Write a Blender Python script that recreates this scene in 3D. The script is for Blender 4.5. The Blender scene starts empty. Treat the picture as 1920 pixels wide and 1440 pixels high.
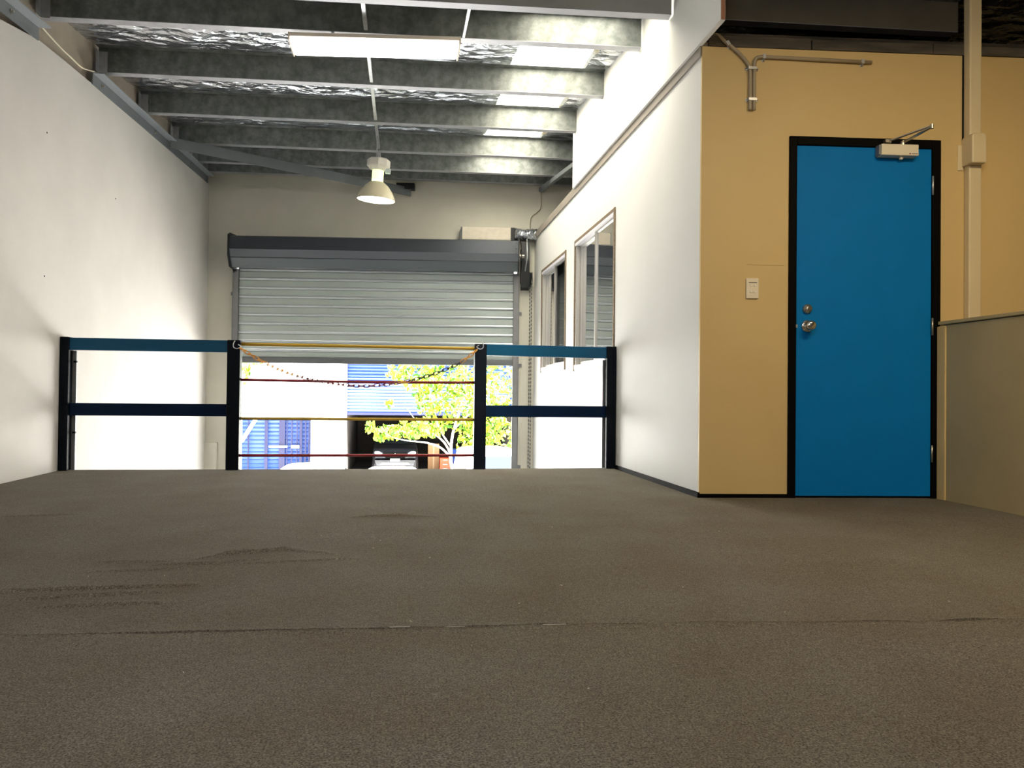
import bpy, bmesh, math, random
from mathutils import Vector, Matrix, noise
random.seed(7)
C = bpy.context.scene.collection
S = bpy.context.scene
PI = math.pi

# ------------------------------------------------------------------ camera, sky, sun, lights, exposure
HC = 0.5823
yaw, pitch, roll = 0.1434, 0.0129, 0.0107
fw = Vector((math.sin(yaw)*math.cos(pitch), math.cos(yaw)*math.cos(pitch), math.sin(pitch)))
rt = Vector((math.cos(yaw), -math.sin(yaw), 0)); up = rt.cross(fw)
rt2 = math.cos(roll)*rt + math.sin(roll)*up
up2 = -math.sin(roll)*rt + math.cos(roll)*up
cam = bpy.data.cameras.new('camera'); cam.lens = 27.0; cam.sensor_width = 36; cam.clip_start = .02; cam.clip_end = 300
co = bpy.data.objects.new('camera', cam); C.objects.link(co)
M = Matrix((rt2, up2, -fw)).transposed().to_4x4(); M.translation = (0, 0, HC)
co.matrix_world = M
S.camera = co
S.view_settings.view_transform = 'Standard'; S.view_settings.look = 'None'
S.view_settings.gamma = 1; S.view_settings.use_curve_mapping = False
S.view_settings.exposure = 0.0

W = bpy.data.worlds.new('sky'); S.world = W; W.use_nodes = True
wb = W.node_tree.nodes['Background']; wb.inputs[0].default_value = (.74, .86, 1, 1); wb.inputs[1].default_value = 3.0

sun = bpy.data.lights.new('sun', 'SUN'); sun.energy = 122; sun.angle = math.radians(.6); sun.color = (1, .97, .92)
so = bpy.data.objects.new('sun', sun); C.objects.link(so)
sd = Vector((.24, -.40, .89)).normalized()          # towards the sun
so.rotation_euler = sd.to_track_quat('Z', 'Y').to_euler()

def area(name, loc, target, sx, sy, power, col):
    l = bpy.data.lights.new(name, 'AREA'); l.shape = 'RECTANGLE'; l.size = sx; l.size_y = sy
    l.energy = power; l.color = col
    o = bpy.data.objects.new(name, l); C.objects.link(o); o.location = loc
    o.rotation_euler = (Vector(loc)-Vector(target)).to_track_quat('Z', 'Y').to_euler()
    return o
area('warm_batten_lamp', (2.5, 1.9, 2.75), (2.6, 2.3, 0), 1.2, .25, 58, (1, .78, .46))
area('cool_fill_light', (-.6, -.6, 2.75), (-.9, 2.5, .5), 1.2, .3, 48, (1, .96, .92))  # unseen fill behind the camera, added to brighten the left side

# ------------------------------------------------------------------ materials
MATS = {}
def mat(name, col, rough=.6, metal=0.0, var=0.0, vscale=6.0, bump=0.0, bscale=60.0, col2=None, emis=None, estr=0.0,
        trans=0.0, ior=1.45, stretch=None, spec=.5, coat=0.0):
    if name in MATS: return MATS[name]
    m = bpy.data.materials.new(name); m.use_nodes = True; nt = m.node_tree; N = nt.nodes; L = nt.links
    b = N['Principled BSDF']
    b.inputs['Base Color'].default_value = (*col, 1); b.inputs['Roughness'].default_value = rough
    b.inputs['Metallic'].default_value = metal; b.inputs['IOR'].default_value = ior
    b.inputs['Specular IOR Level'].default_value = spec; b.inputs['Coat Weight'].default_value = coat
    b.inputs['Transmission Weight'].default_value = trans
    if emis: b.inputs['Emission Color'].default_value = (*emis, 1); b.inputs['Emission Strength'].default_value = estr
    tc = N.new('ShaderNodeTexCoord'); mp = N.new('ShaderNodeMapping'); L.new(tc.outputs['Object'], mp.inputs[0])
    if stretch: mp.inputs['Scale'].default_value = stretch
    if var > 0 or col2:
        n = N.new('ShaderNodeTexNoise'); n.inputs['Scale'].default_value = vscale; n.inputs['Detail'].default_value = 6
        n.inputs['Roughness'].default_value = .62
        L.new(mp.outputs[0], n.inputs['Vector'])
        r = N.new('ShaderNodeValToRGB'); r.color_ramp.elements[0].position = .35; r.color_ramp.elements[1].position = .66
        c2 = col2 or tuple(max(0, c*(1-var)) for c in col)
        r.color_ramp.elements[0].color = (*c2, 1); r.color_ramp.elements[1].color = (*col, 1)
        L.new(n.outputs['Fac'], r.inputs[0]); L.new(r.outputs[0], b.inputs['Base Color'])
    if bump > 0:
        n2 = N.new('ShaderNodeTexNoise'); n2.inputs['Scale'].default_value = bscale; n2.inputs['Detail'].default_value = 4
        L.new(mp.outputs[0], n2.inputs['Vector'])
        bp = N.new('ShaderNodeBump'); bp.inputs['Strength'].default_value = bump; bp.inputs['Distance'].default_value = .01
        L.new(n2.outputs['Fac'], bp.inputs['Height']); L.new(bp.outputs[0], b.inputs['Normal'])
    MATS[name] = m
    return m

white_paint = mat('warm_white_paint', (.62, .60, .575), .7, var=.09, vscale=1.1, bump=.12, bscale=35)
panel_white = mat('white_plasterboard', (.72, .72, .70), .6, var=.04, vscale=1.5, bump=.05, bscale=40)
cream_wall = mat('cream_block_wall', (.68, .66, .575), .8, var=.1, vscale=1.2, bump=.1, bscale=30)
tan_conc = mat('bare_tan_concrete', (.36, .31, .25), .85, var=.15, vscale=4, bump=.2)
yellow_paint = mat('yellow_cream_paint', (.62, .46, .21), .55, var=.07, vscale=1.3, bump=.06, bscale=30)
stair_paint = mat('khaki_paint', (.42, .34, .18), .6, var=.12, vscale=2.2, bump=.05, bscale=50)
black_gloss = mat('black_paint', (.003, .003, .003), .6, var=.2, spec=.06)
door_blue = mat('door_blue_paint', (.0, .17, .50), .6, spec=.15, var=.06, vscale=5, bump=.05, bscale=140)
post_mat = mat('black_navy_paint', (.002, .004, .008), .45, spec=.12)
rail_blue = mat('rail_blue_paint', (.003, .070, .155), .4, spec=.25, var=.1, vscale=3)
grey_steel = mat('grey_painted_steel', (.17, .19, .205), .5, metal=.1, var=.12, vscale=5)
grey_beam = mat('shaded_grey_beam_paint', (.17, .155, .12), .55, var=.15, vscale=4)  # beam grey with the shade of the dark roof gap in its colour
dusty_galv = mat('dusty_galvanised_web', (.25, .27, .265), .6, metal=.15, col2=(.13, .145, .14), vscale=13, bump=.1, bscale=80)
flange_galv = mat('galvanised_flange', (.42, .43, .46), .42, metal=.35, var=.25, vscale=9)  # smoother galvanising, also toned lighter for light from below
galv = mat('bright_galvanised', (.55, .57, .60), .35, metal=.7, var=.2, vscale=20)
chrome = mat('polished_chrome', (.75, .73, .68), .12, metal=1.0)
brushed = mat('brushed_metal', (.45, .42, .36), .35, metal=.9)
alu = mat('anodised_aluminium', (.50, .49, .46), .38, metal=.55)
alu_white = mat('white_powdercoat', (.80, .80, .86), .35)
timber = mat('raw_timber', (.22, .15, .09), .75, col2=(.12, .09, .06), vscale=9, stretch=(1, 1, 9), bump=.1)
timber_dark = mat('dark_timber_plate', (.10, .085, .065), .8, col2=(.035, .032, .028), vscale=3, stretch=(.6, 6, 6), bump=.1)
board_edge = mat('brown_board_edge', (.35, .17, .10), .8, var=.2)
slat_mat = mat('silver_green_slats', (.40, .455, .44), .4, metal=.35, var=.06, vscale=3)
slat_rib = mat('silver_slat_rib', (.52, .56, .59), .32, metal=.3)
hood_mat = mat('blue_grey_hood_shaded', (.04, .047, .06), .38, metal=.2, var=.1, vscale=2)  # upper hood face, its shade painted in as a darker grey
hood_dark = mat('hood_end_black', (.012, .014, .016), .5)
guide_mat = mat('grey_guide_channel', (.23, .235, .245), .45, metal=.3, var=.15, vscale=6)
white_plastic = mat('cream_plastic', (.74, .68, .54), .4)
conduit_mat = mat('grey_conduit', (.36, .30, .21), .45)
duct_mat = mat('cream_duct', (.66, .56, .36), .45, var=.03)
box_white = mat('off_white_metal', (.68, .62, .52), .5, var=.12, vscale=14)
shade_mat = mat('beige_shade', (.52, .48, .34), .4)
lamp_glow = mat('lamp_diffuser_glow', (1, 1, .95), .4, emis=(1, .98, .92), estr=7)
neck_glow = mat('lamp_neck_glow', (.9, 1, .6), .4, emis=(.85, 1, .42), estr=1.3)
tube_glow = mat('fluorescent_diffuser', (1, .98, .94), .4, emis=(1, .96, .90), estr=9)
tray_mat = mat('batten_tray_white', (.75, .66, .56), .4)
yellow_bar = mat('yellow_bar_paint', (.50, .32, .03), .45)
red_bar = mat('red_bar_paint', (.22, .008, .012), .4)
link_orange = mat('orange_yellow_plastic', (.70, .33, .05), .45)
link_red = mat('dark_red_plastic', (.20, .05, .05), .45)
link_black = mat('black_plastic', (.015, .015, .02), .45)
concrete = mat('light_concrete', (.50, .49, .46), .85, var=.15, vscale=1.5)
asphalt = mat('pale_forecourt_concrete', (.52, .51, .49), .9, var=.12, vscale=.6)
facade_white = mat('white_facade_paint', (.80, .80, .79), .7, var=.03)
blue_door = mat('blue_shutter_paint', (.030, .075, .30), .4, var=.05)
blue_dark = mat('dark_blue_gate', (.006, .008, .05), .5)
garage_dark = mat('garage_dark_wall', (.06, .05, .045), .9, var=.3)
cardboard = mat('cardboard', (.36, .20, .10), .85)
orange_red = mat('orange_red_paint', (.75, .07, .02), .5)
leaf_a = mat('leaf_yellow_green', (.34, .46, .018), .6, var=.4, vscale=4)
leaf_b = mat('leaf_fresh_green', (.07, .20, .006), .6, var=.4, vscale=4)
bark = mat('pale_bark', (.55, .52, .47), .8, var=.2)
car_white = mat('white_car_paint', (.82, .82, .82), .3, coat=.5)
car_grey = mat('grey_car_paint', (.022, .023, .027), .3, metal=.3, coat=.5)
rubber = mat('black_rubber', (.015, .015, .015), .7)
glass_dark = mat('tinted_car_glass', (.02, .025, .03), .08)
head_light = mat('clear_headlight', (.85, .88, .9), .1, spec=.8)
ceiling_dark = mat('dark_underlay', (.03, .028, .026), .9)
lint_mat = mat('white_lint', (.6, .56, .48), .9)

def make_foil():
    m = bpy.data.materials.new('silver_foil_blanket'); m.use_nodes = True; nt = m.node_tree; N = nt.nodes; L = nt.links
    b = N['Principled BSDF']; b.inputs['Metallic'].default_value = .93; b.inputs['Roughness'].default_value = .18
    b.inputs['Base Color'].default_value = (.70, .73, .78, 1)
    tc = N.new('ShaderNodeTexCoord'); mp = N.new('ShaderNodeMapping'); mp.inputs['Scale'].default_value = (1, 1.8, 1)
    L.new(tc.outputs['Object'], mp.inputs[0])
    n = N.new('ShaderNodeTexNoise'); n.inputs['Scale'].default_value = 6.5; n.inputs['Detail'].default_value = 3; n.inputs['Distortion'].default_value = .7
    v = N.new('ShaderNodeTexVoronoi'); v.inputs['Scale'].default_value = 5.5
    L.new(mp.outputs[0], n.inputs['Vector']); L.new(mp.outputs[0], v.inputs['Vector'])
    a = N.new('ShaderNodeMath'); a.operation = 'ADD'; L.new(n.outputs['Fac'], a.inputs[0]); L.new(v.outputs['Distance'], a.inputs[1])
    bp = N.new('ShaderNodeBump'); bp.inputs['Strength'].default_value = .8; bp.inputs['Distance'].default_value = .04
    L.new(a.outputs[0], bp.inputs['Height']); L.new(bp.outputs[0], b.inputs['Normal'])
    return m
foil = make_foil()

def make_skylight():
    m = bpy.data.materials.new('translucent_roof_sheet'); m.use_nodes = True; nt = m.node_tree; N = nt.nodes; L = nt.links
    N.remove(N['Principled BSDF']); out = N['Material Output']
    t = N.new('ShaderNodeBsdfTranslucent'); d = N.new('ShaderNodeBsdfDiffuse'); mx = N.new('ShaderNodeMixShader'); mx.inputs[0].default_value = .2
    tc = N.new('ShaderNodeTexCoord'); n = N.new('ShaderNodeTexNoise'); n.inputs['Scale'].default_value = 7; n.inputs['Detail'].default_value = 6
    r = N.new('ShaderNodeValToRGB'); r.color_ramp.elements[0].position = .28; r.color_ramp.elements[1].position = .5
    r.color_ramp.elements[0].color = (.5, .34, .10, 1); r.color_ramp.elements[1].color = (.95, .92, .80, 1)
    L.new(tc.outputs['Object'], n.inputs['Vector']); L.new(n.outputs['Fac'], r.inputs[0]); L.new(r.outputs[0], t.inputs[0])
    d.inputs[0].default_value = (.6, .55, .4, 1)
    L.new(t.outputs[0], mx.inputs[1]); L.new(d.outputs[0], mx.inputs[2])
    rf = N.new('ShaderNodeBsdfRefraction'); rf.inputs['IOR'].default_value = 1.25; rf.inputs['Roughness'].default_value = .75; L.new(r.outputs[0], rf.inputs[0])
    m2 = N.new('ShaderNodeMixShader'); m2.inputs[0].default_value = .35; L.new(mx.outputs[0], m2.inputs[1]); L.new(rf.outputs[0], m2.inputs[2]); L.new(m2.outputs[0], out.inputs[0])
    return m
skylight_mat = make_skylight()

def make_carpet():
    m = bpy.data.materials.new('grey_brown_carpet'); m.use_nodes = True; nt = m.node_tree; N = nt.nodes; L = nt.links
    b = N['Principled BSDF']; b.inputs['Roughness'].default_value = .95; b.inputs['Specular IOR Level'].default_value = .15
    tc = N.new('ShaderNodeTexCoord')
    n1 = N.new('ShaderNodeTexNoise'); n1.inputs['Scale'].default_value = 240; n1.inputs['Detail'].default_value = 4; n1.inputs['Roughness'].default_value = .75
    n2 = N.new('ShaderNodeTexNoise'); n2.inputs['Scale'].default_value = 3.2; n2.inputs['Detail'].default_value = 5
    n3 = N.new('ShaderNodeTexNoise'); n3.inputs['Scale'].default_value = 75; n3.inputs['Detail'].default_value = 3
    for n in (n1, n2, n3): L.new(tc.outputs['Object'], n.inputs['Vector'])
    r1 = N.new('ShaderNodeValToRGB'); r1.color_ramp.elements[0].position = .36; r1.color_ramp.elements[1].position = .68
    r1.color_ramp.elements[0].color = (.050, .046, .039, 1); r1.color_ramp.elements[1].color = (.29, .265, .225, 1)
    r2 = N.new('ShaderNodeValToRGB'); r2.color_ramp.elements[0].position = .3; r2.color_ramp.elements[1].position = .7
    r2.color_ramp.elements[0].color = (.86, .8, .72, 1); r2.color_ramp.elements[1].color = (1.0, 1.0, .98, 1)
    r3 = N.new('ShaderNodeValToRGB'); r3.color_ramp.elements[0].position = .3; r3.color_ramp.elements[1].position = .7
    r3.color_ramp.elements[0].color = (.72, .72, .72, 1); r3.color_ramp.elements[1].color = (1, 1, 1, 1)
    L.new(n1.outputs['Fac'], r1.inputs[0]); L.new(n2.outputs['Fac'], r2.inputs[0]); L.new(n3.outputs['Fac'], r3.inputs[0])
    mx = N.new('ShaderNodeMix'); mx.data_type = 'RGBA'; mx.blend_type = 'MULTIPLY'; mx.inputs['Factor'].default_value = 1
    L.new(r1.outputs[0], mx.inputs['A']); L.new(r2.outputs[0], mx.inputs['B'])
    my = N.new('ShaderNodeMix'); my.data_type = 'RGBA'; my.blend_type = 'MULTIPLY'; my.inputs['Factor'].default_value = 1
    L.new(mx.outputs['Result'], my.inputs['A']); L.new(r3.outputs[0], my.inputs['B']); L.new(my.outputs['Result'], b.inputs['Base Color'])
    bp = N.new('ShaderNodeBump'); bp.inputs['Strength'].default_value = .6; bp.inputs['Distance'].default_value = .004
    L.new(n1.outputs['Fac'], bp.inputs['Height']); L.new(bp.outputs[0], b.inputs['Normal'])
    return m
carpet_mat = make_carpet()

def make_window_glass():
    m = bpy.data.materials.new('window_glass'); m.use_nodes = True; nt = m.node_tree; N = nt.nodes; L = nt.links
    N.remove(N['Principled BSDF']); out = N['Material Output']
    t = N.new('ShaderNodeBsdfTransparent'); t.inputs[0].default_value = (.62, .68, .70, 1)
    g = N.new('ShaderNodeBsdfGlossy'); g.inputs['Roughness'].default_value = .015
    f = N.new('ShaderNodeFresnel'); f.inputs['IOR'].default_value = 1.75
    mx = N.new('ShaderNodeMixShader'); L.new(f.outputs[0], mx.inputs[0]); L.new(t.outputs[0], mx.inputs[1]); L.new(g.outputs[0], mx.inputs[2])
    L.new(mx.outputs[0], out.inputs[0])
    return m
win_glass = make_window_glass()

# ------------------------------------------------------------------ helpers
class B:
    def __init__(s, F=None): s.bm = bmesh.new(); s.F = F or Matrix()
    def V(s, p): return s.bm.verts.new(s.F @ Vector(p))
    def poly(s, pts): s.bm.faces.new([s.V(p) for p in pts]); return s
    def hexa(s, p):   # p: 8 points, bottom 4 then top 4
        v = [s.V(q) for q in p]
        for f in ((3, 2, 1, 0), (4, 5, 6, 7), (0, 1, 5, 4), (1, 2, 6, 5), (2, 3, 7, 6), (3, 0, 4, 7)): s.bm.faces.new([v[i] for i in f])
        return s
    def box(s, x0, x1, y0, y1, z0, z1):
        return s.hexa([(x0, y0, z0), (x1, y0, z0), (x1, y1, z0), (x0, y1, z0), (x0, y0, z1), (x1, y0, z1), (x1, y1, z1), (x0, y1, z1)])
    def bar(s, p0, p1, w, h, upv=(0, 0, 1)):
        p0, p1 = Vector(p0), Vector(p1); d = (p1-p0).normalized(); a = d.cross(Vector(upv)).normalized()*w/2; b = a.cross(d).normalized()*h/2
        return s.hexa([p0-a-b, p0+a-b, p1+a-b, p1-a-b, p0-a+b, p0+a+b, p1+a+b, p1-a+b])
    def prism(s, prof, fn, t0, t1):   # prof: 2D points; fn(t,a,b)->3D
        v0 = [s.V(fn(t0, a, b)) for a, b in prof]; v1 = [s.V(fn(t1, a, b)) for a, b in prof]; n = len(prof)
        for i in range(n): s.bm.faces.new((v0[i], v0[(i+1) % n], v1[(i+1) % n], v1[i]))
        s.bm.faces.new(v0[::-1]); s.bm.faces.new(v1)
        return s
    def tube(s, pts, r, n=10, cap=True, closed=False):
        P = [Vector(p) for p in pts]; m = len(P); R = r if isinstance(r, (list, tuple)) else [r]*m
        rings = []; ref = None
        for i in range(m):
            d = (P[(i+1) % m]-P[i-1]) if closed else (P[min(i+1, m-1)]-P[max(i-1, 0)])
            d.normalize()
            if ref is None: ref = Vector((0, 0, 1)) if abs(d.z) < .9 else Vector((1, 0, 0))
            a = d.cross(ref).normalized(); b = a.cross(d).normalized(); ref = b
            rings.append([s.V(P[i]+R[i]*(math.cos(2*PI*k/n)*a+math.sin(2*PI*k/n)*b)) for k in range(n)])
        rng = range(m) if closed else range(m-1)
        for i in rng:
            A, Bq = rings[i], rings[(i+1) % m]
            for k in range(n): s.bm.faces.new((A[k], A[(k+1) % n], Bq[(k+1) % n], Bq[k]))
        if cap and not closed: s.bm.faces.new(rings[0][::-1]); s.bm.faces.new(rings[-1])
        return s
    def lathe(s, prof, c=(0, 0, 0), n=32, X=None, caps=True):
        X = X or Matrix(); c = Vector(c); rings = []
        for r, z in prof: rings.append([s.V(c+X @ Vector((r*math.cos(2*PI*k/n), r*math.sin(2*PI*k/n), z))) for k in range(n)])
        for A, Bq in zip(rings, rings[1:]):
            for k in range(n): s.bm.faces.new((A[k], A[(k+1) % n], Bq[(k+1) % n], Bq[k]))
        if caps: s.bm.faces.new(rings[0][::-1]); s.bm.faces.new(rings[-1])
        return s

def root_of(o):
    L = Vector(o.location)
    while o.parent: o = o.parent; L = L+Vector(o.location)
    return L
def obj(name, b, m, parent=None, smooth=False, bevel=0.0, origin=None, label=None, kind=None):
    bm = b.bm; bmesh.ops.recalc_face_normals(bm, faces=bm.faces[:])
    if parent is None:
        if origin is None:
            xs = [v.co for v in bm.verts]
            origin = Vector(((min(c.x for c in xs)+max(c.x for c in xs))/2, (min(c.y for c in xs)+max(c.y for c in xs))/2, min(c.z for c in xs)))
        off = Vector(origin)
    else: off = root_of(parent)
    for v in bm.verts: v.co -= off
    me = bpy.data.meshes.new(name); bm.to_mesh(me); bm.free()
    for k in (m if isinstance(m, (list, tuple)) else [m]): me.materials.append(k)
    if smooth:
        for p in me.polygons: p.use_smooth = True
    o = bpy.data.objects.new(name, me); C.objects.link(o)
    if parent is None: o.location = off
    else: o.parent = parent
    if bevel:
        md = o.modifiers.new('bevel', 'BEVEL'); md.width = bevel; md.segments = 2; md.limit_method = 'ANGLE'
    if label: o['label'] = label
    if kind: o['kind'] = kind
    return o
def tag(o, label, cat, group=None, kind=None):
    o['label'] = label; o['category'] = cat
    if group: o['group'] = group
    if kind: o['kind'] = kind
    return o
def thing(name, loc, label=None, cat=None, group=None, kind=None):
    o = bpy.data.objects.new(name, None); o.empty_display_size = .1; C.objects.link(o); o.location = loc
    if label: o['label'] = label
    if cat: o['category'] = cat
    if group: o['group'] = group
    if kind: o['kind'] = kind
    return o
def struct(name, b, m, parent=None, label=None, **k):
    o = obj(name, b, m, parent, **k)
    if parent is None: o['kind'] = 'structure'
    if label: o['label'] = label
    return o
def frame(x, y, z, a): return Matrix.Translation((x, y, z)) @ Matrix.Rotation(a, 4, 'Z')

XL = -2.413; GZ = -2.75
XRf = lambda y: 1.6964-.0065*(y-4.4)
T = lambda x, y: 2.8436+.0417*y-.0071*x          # underside of the purlins
FB = frame(0, 9.7989, 0, -math.atan(.1052))      # roller door wall
FW = frame(0, 4.3546, 0, -math.atan(.087))       # yellow wall
KP = .0766

# ------------------------------------------------------------------ SETTING
# mezzanine floor with carpet strips
fl = thing('floor', (0, 2, -.25), kind='structure')
fl['label'] = 'mezzanine floor under grey brown carpet'
obj('floor_slab', B().hexa([(XL, -3, -.25), (5.2, -3, -.25), (5.2, 5.95, -.25), (XL, 5.93, -.25), (XL, -3, -.012), (5.2, -3, -.012), (5.2, 5.95, -.012), (XL, 5.93, -.012)]), ceiling_dark, fl)
seam_pts = [(-2.6, 2.02), (-1.2, 1.98), (-.925, 1.967), (-.602, 1.953), (-.253, 1.936), (.136, 1.92), (.473, 1.906), (.747, 1.885), (1.327, 1.841), (3, 1.75), (5.3, 1.6)]
def seam(x):
    for (a, b), (c, d) in zip(seam_pts, seam_pts[1:]):
        if x <= c: return b+(d-b)*(x-a)/(c-a)
    return seam_pts[-1][1]
wr = [((-.66, 2.80), (-.58, 2.85), .006), ((-.60, 2.845), (-.42, 2.912), .009), ((-.42, 2.912), (-.27, 2.85), .004), ((-1.30, 2.37), (-.63, 2.408), .007),
      ((-1.0, 2.30), (-.72, 2.333), .006), ((-.9, 2.207), (-.66, 2.216), .006), ((-.95, 2.765), (-.8, 2.752), .004), ((-.76, 2.708), (-.64, 2.705), .005), ((-.64, 2.705), (-.5, 2.76), .003),
      ((-.17, 3.66), (.0, 3.683), .006), ((.0, 3.683), (.14, 3.64), .003), ((-1.75, 3.79), (-1.5, 3.83), .004), ((-.5, 2.70), (-.2, 2.74), .003), ((-.95, 2.62), (-.75, 2.64), .003)]
def hcarpet(x, y):
    h = .0016*noise.noise((x*1.1, y*1.4, 0))+.0006*noise.noise((x*9, y*9, 3))
    for (ax, ay), (bx, by), a in wr:
        if x < ax-.12 or x > bx+.12 or y < min(ay, by)-.09 or y > max(ay, by)+.09: continue
        t = (x-ax)/(bx-ax); tc = min(1, max(0, t)); yy = ay+(by-ay)*t+.006*noise.noise((x*9, 5, 1))
        d = y-yy
        f = (math.exp(-(d/.028)**2) if d > 0 else math.exp(-(d/.006)**2))
        e = math.exp(-(max(0, -t, t-1)*(bx-ax)/.04)**2)
        h += 1.5*a*f*e*(.7+.3*math.sin(tc*PI))
    return h
def carpet(name, x0, x1, ylo, yhi, nx, ny, near):
    bm = bmesh.new(); g = []
    for j in range(ny+1):
        row = []
        for i in range(nx+1):
            x = x0+(x1-x0)*i/nx; a = ylo(x); b = yhi(x); y = a+(b-a)*(j/ny)**(1.0 if near else 1.8)
            z = hcarpet(x, y)
            ds = y-seam(x)
            z += .005*math.exp(-(ds/.02)**2)*(.5+.9*noise.noise((x*7, .3 if near else 9, 0)))
            row.append(bm.verts.new((x, y, z)))
        g.append(row)
    for j in range(ny):
        for i in range(nx): bm.faces.new((g[j][i], g[j][i+1], g[j+1][i+1], g[j+1][i]))
    # skirt to give the carpet its thickness at the far edge and seam
    for row, s in ((g[0], 1), (g[-1], -1)):
        low = [bm.verts.new((v.co.x, v.co.y, -.012)) for v in row]
        for i in range(nx): bm.faces.new((row[i], low[i], low[i+1], row[i+1]))
    b = B(); b.bm.free(); b.bm = bm
    o = obj(name, b, carpet_mat, fl, smooth=True)
    return o
def gap(x): return .0012+.010*max(0, noise.noise((x*5.2, 1.7, .4))+.12)*(1 if x < .6 else .5)+.0065*math.exp(-((x+.42)/.33)**2)
carpet('carpet_strip', XL, 5.2, lambda x: -1.5, lambda x: seam(x)-gap(x), 330, 120, True)
carpet('carpet_strip', XL, 5.2, lambda x: seam(x)+gap(x), lambda x: 5.945, 380, 420, False)
lb = B()
for _ in range(26):
    x, y = random.uniform(-1.6, 2.0), random.uniform(1.35, 3.4); a = random.uniform(0, PI); l = random.uniform(.0015, .004)
    lb.bar((x-l*math.cos(a), y-l*math.sin(a), .005), (x+l*math.cos(a), y+l*math.sin(a), .006), .001, .001)
obj('carpet_lint', lb, lint_mat, fl, kind='stuff')
cb = B()
for (x0, x1, y0) in ((.10, .165, 1.922), (.36, .42, 1.914), (-.02, .03, 1.935)):
    cb.bar((x0, y0-.004, .002), (x1, y0-.008, .003), .0016, .0012)
obj('frayed_backing', cb, lint_mat, fl, kind='stuff')
struct('trim_1', B().hexa([(XL, 5.93, -.25), (5.2, 5.95, -.25), (5.2, 5.98, -.25), (XL, 5.96, -.25), (XL, 5.93, -.004), (5.2, 5.95, -.004), (5.2, 5.98, -.004), (XL, 5.96, -.004)]), grey_steel)
# lower warehouse floor and ground outside
struct('floor_lower', B().box(-2.6, 5.3, -3, 10.3, GZ-.2, GZ), concrete)
struct('ground', B().box(-40, 40, 10.3, 60, GZ-.3, GZ-.01), asphalt)

# left wall: lower panel and bare upper concrete
prof = [(-3, GZ), (10.2, GZ), (10.2, 3.20), (9.93, 3.175), (8.24, 3.065), (6.36, 2.965), (5.9, 2.935), (5.46, 2.90), (4.98, 2.80), (3.5, 2.62), (-3, 2.5)]
wl = thing('wall_left', (XL, 4, GZ), kind='structure')
obj('painted_panel', B().prism(prof, lambda t, a, b: (t, a, b), XL-.05, XL), white_paint, wl)
obj('bare_concrete', B().box(XL-.3, XL-.045, -3, 10.3, GZ, 3.75), tan_conc, wl)
hb = B()
for y, z in ((5.62, 1.35), (5.62, 2.33), (6.9, 2.2)):
    hb.lathe([(.006, 0), (.006, .002)], (XL, y, z), 8, Matrix.Rotation(PI/2, 4, 'Y'))
obj('screw_hole', hb, black_gloss, wl, kind='stuff')
struct('wall_right', B().box(5.2, 5.35, -3, 10.3, GZ, 3.7), yellow_paint)
struct('wall_rear', B().box(-2.7, 5.35, -3.15, -3, GZ, 3.7), white_paint)

# white office side wall with two window openings
wo = thing('wall_office', (XRf(6), 6, GZ), kind='structure')
def rbox(b, y0, y1, z0, z1, o0=0.0, o1=.11):
    a, c = XRf(y0), XRf(y1)
    return b.hexa([(a+o0, y0, z0), (c+o0, y1, z0), (c+o1, y1, z0), (a+o1, y0, z0), (a+o0, y0, z1), (c+o0, y1, z1), (c+o1, y1, z1), (a+o1, y0, z1)])
W1 = (5.965, 7.383, .83, 2.085); W2 = (7.765, 9.118, .86, 2.072)
ob = B()
rbox(ob, 4.215, W1[0], GZ, 2.545); rbox(ob, W1[1], W2[0], GZ, 2.545); rbox(ob, W2[1], 9.62, GZ, 2.545)
rbox(ob, W1[0], W1[1], GZ, W1[2]); rbox(ob, W1[0], W1[1], W1[3], 2.545)
rbox(ob, W2[0], W2[1], GZ, W2[2]); rbox(ob, W2[0], W2[1], W2[3], 2.545)
obj('painted_board', ob, panel_white, wo)
obj('capping_shadow_strip', rbox(B(), 4.215, 9.62, 2.545, 2.628, -.012, .12), mat('capping_with_shadow', (.25, .22, .19), .7, var=.1), wo)  # timber capping whose colour also holds the upper board's shadow
up_ = B(); y0, y1 = 3.898, 7.39
up_.hexa([(XRf(y0)-.028, y0, 2.602), (XRf(y1)-.028, y1, 2.612), (XRf(y1)+.0, y1, 2.612), (XRf(y0)+.0, y0, 2.602),
          (XRf(y0)-.028, y0, 3.75), (XRf(y1)-.028, y1, 3.75), (XRf(y1)+.0, y1, 3.75), (XRf(y0)+.0, y0, 3.75)])
obj('upper_board', up_, panel_white, wo)
obj('board_edge', B().hexa([(XRf(y0)-.024, y0-.003, 2.605), (XRf(y0)-.002, y0-.003, 2.605), (XRf(y0)-.002, y0+.0, 2.605), (XRf(y0)-.024, y0+.0, 2.605),
                            (XRf(y0)-.024, y0-.003, 3.7), (XRf(y0)-.002, y0-.003, 3.7), (XRf(y0)-.002, y0+.0, 3.7), (XRf(y0)-.024, y0+.0, 3.7)]), board_edge, wo)
struct('baseboard_right', rbox(B(), 4.2, 5.93, -.01, .03, -.012, 0), black_gloss)

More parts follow.
